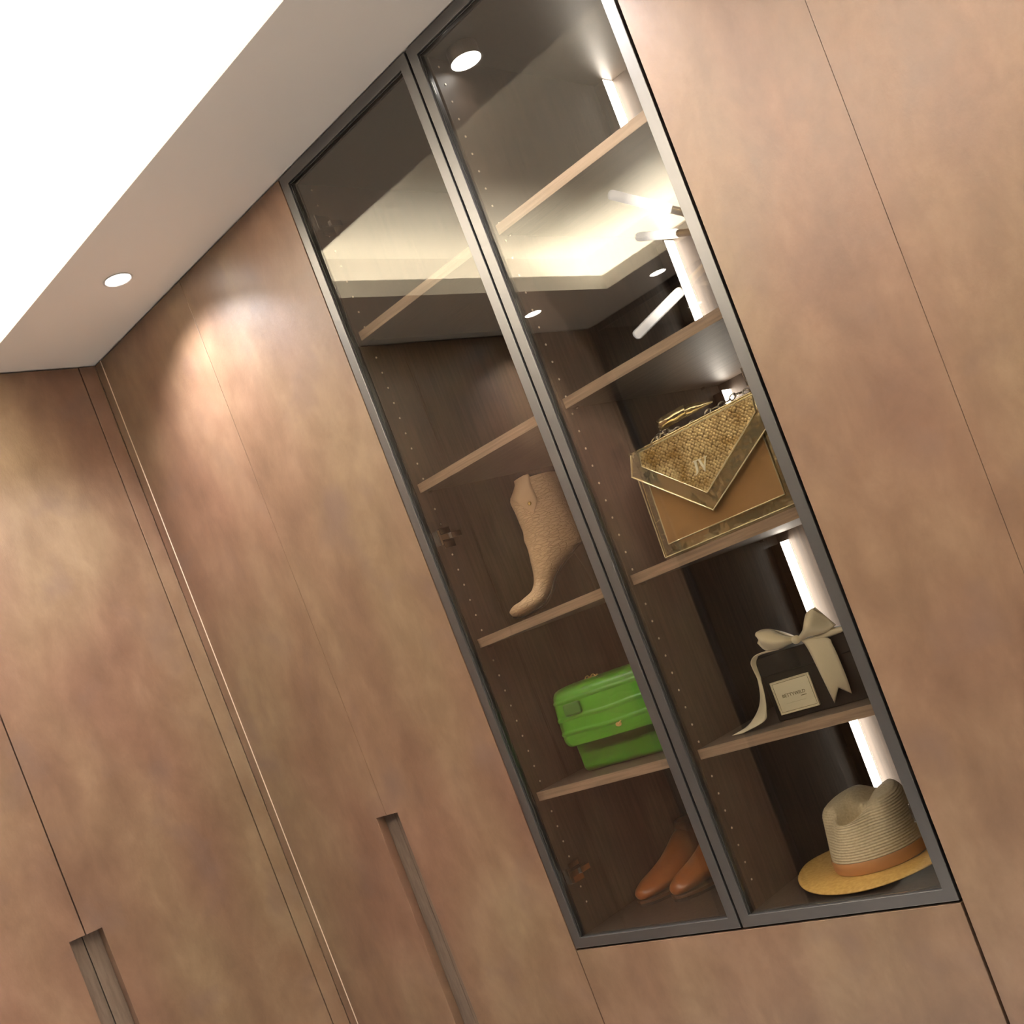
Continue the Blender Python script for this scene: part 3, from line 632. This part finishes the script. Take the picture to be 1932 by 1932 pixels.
# ------------------------------------------------------------------ straw hat
def straw(name, a, b, scale):
    m, nt, N, L, B = mat(name)
    t = N.new('ShaderNodeTexCoord'); n = N.new('ShaderNodeTexNoise'); n.inputs['Scale'].default_value = scale; n.inputs['Detail'].default_value = 4; L.new(t.outputs['Object'], n.inputs['Vector'])
    r = ramp(N, [(.35, a), (.65, b)]); L.new(n.outputs['Fac'], r.inputs['Fac']); L.new(r.outputs['Color'], B.inputs['Base Color']); B.inputs['Roughness'].default_value = .6
    bp = N.new('ShaderNodeBump'); bp.inputs['Strength'].default_value = .3; bp.inputs['Distance'].default_value = .0008; L.new(n.outputs['Fac'], bp.inputs['Height']); L.new(bp.outputs['Normal'], B.inputs['Normal'])
    return m
M['crown'] = straw('pale_straw', (.68, .56, .37), (.82, .70, .48), 240)
M['brim'] = straw('ochre_straw', (.62, .37, .10), (.76, .48, .15), 160)
M['hatband'] = simple('peach_band', (.52, .25, .10), .6, bump=(300, .15, .0005))
fz = zb + .019                                     # inside floor of the cabinet
HX, HY = 1.524, .168
ht = thing('straw_hat', (HX, HY, fz), 'pale straw fedora with ochre brim and peach band at the cabinet bottom right', 'hat')
HA = math.radians(268)                             # the way the front of the hat points
def hat_ring(r, z, k=1.0, n=72):
    out = []
    for i in range(n + 1):
        a = 2 * math.pi * i / n
        out.append((a, r, z))
    return out
def brim_pt(a, r):
    f = (r - .085) / .068
    c = math.cos(a - HA)
    zz = fz + .016 + .006 * f - .012 * f * f * max(0, c) + .006 * f * f * (math.sin(a - HA) ** 2) - .002 * f
    return (HX + r * 1.03 * math.cos(a), HY + r * .94 * math.sin(a), max(zz, fz + .002))
rows = [[brim_pt(2 * math.pi * i / 72, r) for i in range(73)] for r in [.080 + .0735 * k / 12 for k in range(13)]]
mk('brim', grid(rows), M['brim'], ht, smooth=True, solid=.0024)
def crown_pt(a, t):
    """t: 0 at the brim .. 1 at the top edge .. 2 at the crown centre"""
    c, s_ = math.cos(a - HA), math.sin(a - HA)
    Hh = .118 + .010 * max(0, -c) - .004 * max(0, c)
    if t <= 1:
        r = lerp(.0855, .0745, t ** 1.5); z = Hh * t
        if t > .80: r -= .010 * ((t - .80) / .2) ** 2; z -= .004 * ((t - .80) / .2) ** 2
    else:
        r = .0645 * (2 - t); z = Hh - .004 + .004 * (t - 1)
    up = min(1, max(0, (min(t, 1) - .25) / .75))
    pinch = .021 * up * (math.exp(-((a_diff(a, HA + .62)) / .34) ** 2) + math.exp(-((a_diff(a, HA - .62)) / .34) ** 2))
    r2 = max(r - pinch * (1 if t <= 1 else (2 - t)), 0)
    x, y = r2 * c * 1.05, r2 * s_ * .96            # hat frame: x to the front, y sideways
    if t > .72:
        k = min(1, (t - .72) / .28)
        z -= k * (.030 + .016 * max(0, c)) * math.exp(-(y / (.019 + .006 * max(0, c))) ** 2) * (1 if t > 1 else k)
    z += .0 if t > 1 else .0
    return (HX + x * math.cos(HA) - y * math.sin(HA), HY + x * math.sin(HA) + y * math.cos(HA), fz + .020 + z)
def a_diff(a, b): return (a - b + math.pi) % (2 * math.pi) - math.pi
ts = []
for k in range(97):
    ts.append(.0 + k / 96)
rows = []
for k, t in enumerate(ts):
    rib = .0008 * (1 if (k // 2) % 2 else -1) if 0 < k < 94 else 0
    row = []
    for i in range(97):
        p = Vector(crown_pt(2 * math.pi * i / 96, t)); d = Vector((p.x - HX, p.y - HY, 0)); d = d.normalized() if d.length > 1e-6 else d
        row.append(tuple(p + d * rib))
    rows.append(row)
for t in [1 + k / 16 for k in range(1, 17)]: rows.append([crown_pt(2 * math.pi * i / 96, t) for i in range(97)])
mk('crown', grid(rows), M['crown'], ht, smooth=True)
rows = []
for z in (.0, .004, .012, .020, .0225):
    rr = .0875 if 0 < z < .0225 else .0862
    rows.append([(HX + rr * 1.05 * math.cos(a) if False else HX + (rr * math.cos(a - HA) * 1.05) * math.cos(HA) - (rr * math.sin(a - HA) * .96) * math.sin(HA),
                  HY + (rr * math.cos(a - HA) * 1.05) * math.sin(HA) + (rr * math.sin(a - HA) * .96) * math.cos(HA), fz + .0185 + z) for a in [2 * math.pi * i / 72 for i in range(73)]])
mk('band', grid(rows), M['hatband'], ht, smooth=True, label='peach fabric hat band')

# ------------------------------------------------------------------ pair of brown leather shoes
M['cognac'] = leather('cognac_leather', (.40, .125, .030), (.27, .075, .018), .30, 60, .12, (1, 1, 1), .2)
M['welt'] = simple('dark_welt', (.09, .040, .018), .4)
def shoe(toe, label):
    ang = math.radians(80); e = Vector((math.cos(ang), math.sin(ang), 0)); nrm = Vector((e.y, -e.x, 0))
    t = thing('leather_shoe', (toe[0] + .12 * e.x, toe[1] + .12 * e.y, fz), label, 'shoe', 'pair of brown shoes at the cabinet bottom left')
    def P(u, v, z): return tuple(Vector((toe[0], toe[1], fz + z)) + e * u + nrm * v)
    # sections from toe to heel: u, half width, sole z, top z
    S = [(.000, .006, .016, .024), (.006, .020, .013, .034), (.020, .031, .012, .043), (.045, .040, .011, .052), (.075, .044, .011, .060), (.105, .043, .011, .072), (.135, .039, .012, .090), (.160, .036, .012, .107), (.185, .034, .012, .116)]
    n = 18; rows = []
    A = along([(s[0], s[1], 0) for s in S], 33); Bq = along([(s[2], s[3], 0) for s in S], 33)
    for a, b in zip(A, Bq):
        row = []
        for i in range(n):
            q = 2 * math.pi * i / n; c, s_ = math.cos(q), math.sin(q)
            k = .5 + .5 * s_
            wdt = a.y * (1 - .32 * max(0, s_) ** 1.5)
            row.append(P(a.x, wdt * math.copysign(abs(c) ** .8, c), lerp(b.x, b.y, k)))
        rows.append(row)
    V = [p for r in rows for p in r]; F = [(i * n + j, i * n + (j + 1) % n, (i + 1) * n + (j + 1) % n, (i + 1) * n + j) for i in range(len(rows) - 1) for j in range(n)] + [tuple(range(n))]
    mk('vamp', (V, F), M['cognac'], t, smooth=True)
    # quarter / shaft: rings rising around the ankle
    rows = []
    for z, u0, u1, wd in ((.012, .140, .272, .036), (.035, .142, .276, .036), (.065, .148, .272, .033), (.090, .156, .264, .031), (.110, .166, .262, .032), (.122, .172, .264, .033), (.120, .175, .261, .030), (.095, .178, .258, .028)):
        rows.append([P((u0 + u1) / 2 + (u1 - u0) / 2 * math.cos(q), wd * math.sin(q), z) for q in [2 * math.pi * i / 28 for i in range(29)]])
    mk('quarter', grid(rows), M['cognac'], t, smooth=True)
    out = [(-.003, 0)] + [(u, wv) for u, wv in ((.0, .010), (.008, .024), (.022, .0345), (.047, .0435), (.076, .0475), (.106, .046), (.140, .041), (.180, .038), (.230, .037), (.262, .030), (.278, .012))]
    pl = out + [(u, -wv) for u, wv in reversed(out[1:])]; m_ = len(pl)
    def slab(z0, z1, pts): return [P(u, v, z0) for u, v in pts] + [P(u, v, z1) for u, v in pts], [tuple(range(len(pts))), tuple(range(2 * len(pts) - 1, len(pts) - 1, -1))] + [(i, (i + 1) % len(pts), len(pts) + (i + 1) % len(pts), len(pts) + i) for i in range(len(pts))]
    mk('welt', slab(.0065, .0125, pl), M['welt'], t, bevel=.001)
    mk('sole', slab(.0004, .0062, [p for p in pl if p[0] < .15]), M['sole'], t)
    mk('heel', slab(.0004, .0062, [p for p in pl if p[0] > .17]), M['sole'], t)
shoe((.966, .146), 'cognac brown leather shoe at the cabinet bottom, left one of the pair')
shoe((1.064, .142), 'cognac brown leather shoe at the cabinet bottom, right one half behind the door frame')

# ------------------------------------------------------------------ hanging lamp of glowing rods
HUB = Vector((1.2591, -1.06, CEIL - .2973))
M['rod'] = None
def rodmat():
    m, nt, N, L, B = mat('frosted_rod'); B.inputs['Base Color'].default_value = (.85, .82, .80, 1); B.inputs['Roughness'].default_value = .35
    B.inputs['Emission Color'].default_value = (1, .93, .90, 1)
    t = N.new('ShaderNodeUVMap'); s = N.new('ShaderNodeSeparateXYZ'); L.new(t.outputs['UV'], s.inputs[0])
    p = N.new('ShaderNodeMapRange'); p.inputs['From Min'].default_value = .0; p.inputs['From Max'].default_value = .75; p.inputs['To Min'].default_value = TUBE_E * 6; p.inputs['To Max'].default_value = TUBE_E * 1.1; L.new(s.outputs['Y'], p.inputs['Value'])
    L.new(p.outputs['Result'], B.inputs['Emission Strength']); return m
M['rod'] = rodmat()
hl = thing('hanging_lamp', tuple(HUB), 'hanging brass lamp with glowing frosted rods, seen mirrored in the right glass door', 'lamp')
mk('canopy', cyl((HUB.x, HUB.y, CEIL + TRAY - .022), (HUB.x, HUB.y, CEIL + TRAY - .0005), .055, n=32), M['brass'], hl, bevel=.002)
mk('stem', cyl((HUB.x, HUB.y, HUB.z), (HUB.x, HUB.y, CEIL + TRAY - .0225), .007, n=14), M['brass'], hl)
mk('hub', cyl((HUB.x, HUB.y, HUB.z - .022), (HUB.x, HUB.y, HUB.z + .022), .022, n=24), M['brass'], hl, bevel=.003)
def rod_uv(o, p, q):
    me = o.data; uv = me.uv_layers.new(name='UVMap'); d = (q - p); g = ORG[o.parent.name]
    for lp in me.loops:
        co = me.vertices[lp.vertex_index].co + g; uv.data[lp.index].uv = (0, (co - p).dot(d) / d.length_squared)
ends = [((1.0144, -.93, -.0746), .4687), ((.8634, -1.24, -.1048), .4110), ((.9164, -.96, -.418), .4461),
        ((1.56, -1.27, -.10), .45), ((1.60, -.90, -.30), .45), ((1.50, -1.15, -.47), .45), ((1.33, -1.42, -.22), .45)]
for tip, k in ends:
    T_ = Vector((tip[0], tip[1], CEIL + tip[2])); Jn = T_ + (HUB - T_) * k; d = (T_ - Jn).normalized()
    a = mk('arm', cyl(HUB + d * .018, Jn, .0098, n=18), M['brass'], hl, smooth=False)
    ln = (T_ - Jn).length; V, F = [], []
    prof = [(0, .004), (.004, .0105), (.012, .0125)] + [(.012 + (ln - .020) * i / 8, .0125) for i in range(1, 9)] + [(ln - .003, .0110), (ln, .006)]
    ax = d.orthogonal().normalized(); bx = d.cross(ax); rows = []
    for s_, r in prof: rows.append([tuple(Jn + d * s_ + (ax * math.cos(q) + bx * math.sin(q)) * r) for q in [2 * math.pi * i / 20 for i in range(21)]])
    V, F = grid(rows); F += [tuple(range(20)), tuple((len(prof) - 1) * 21 + i for i in range(20))]
    r_ = mk('rod', (V, F), M['rod'], a, smooth=True); rod_uv(r_, Jn, T_)
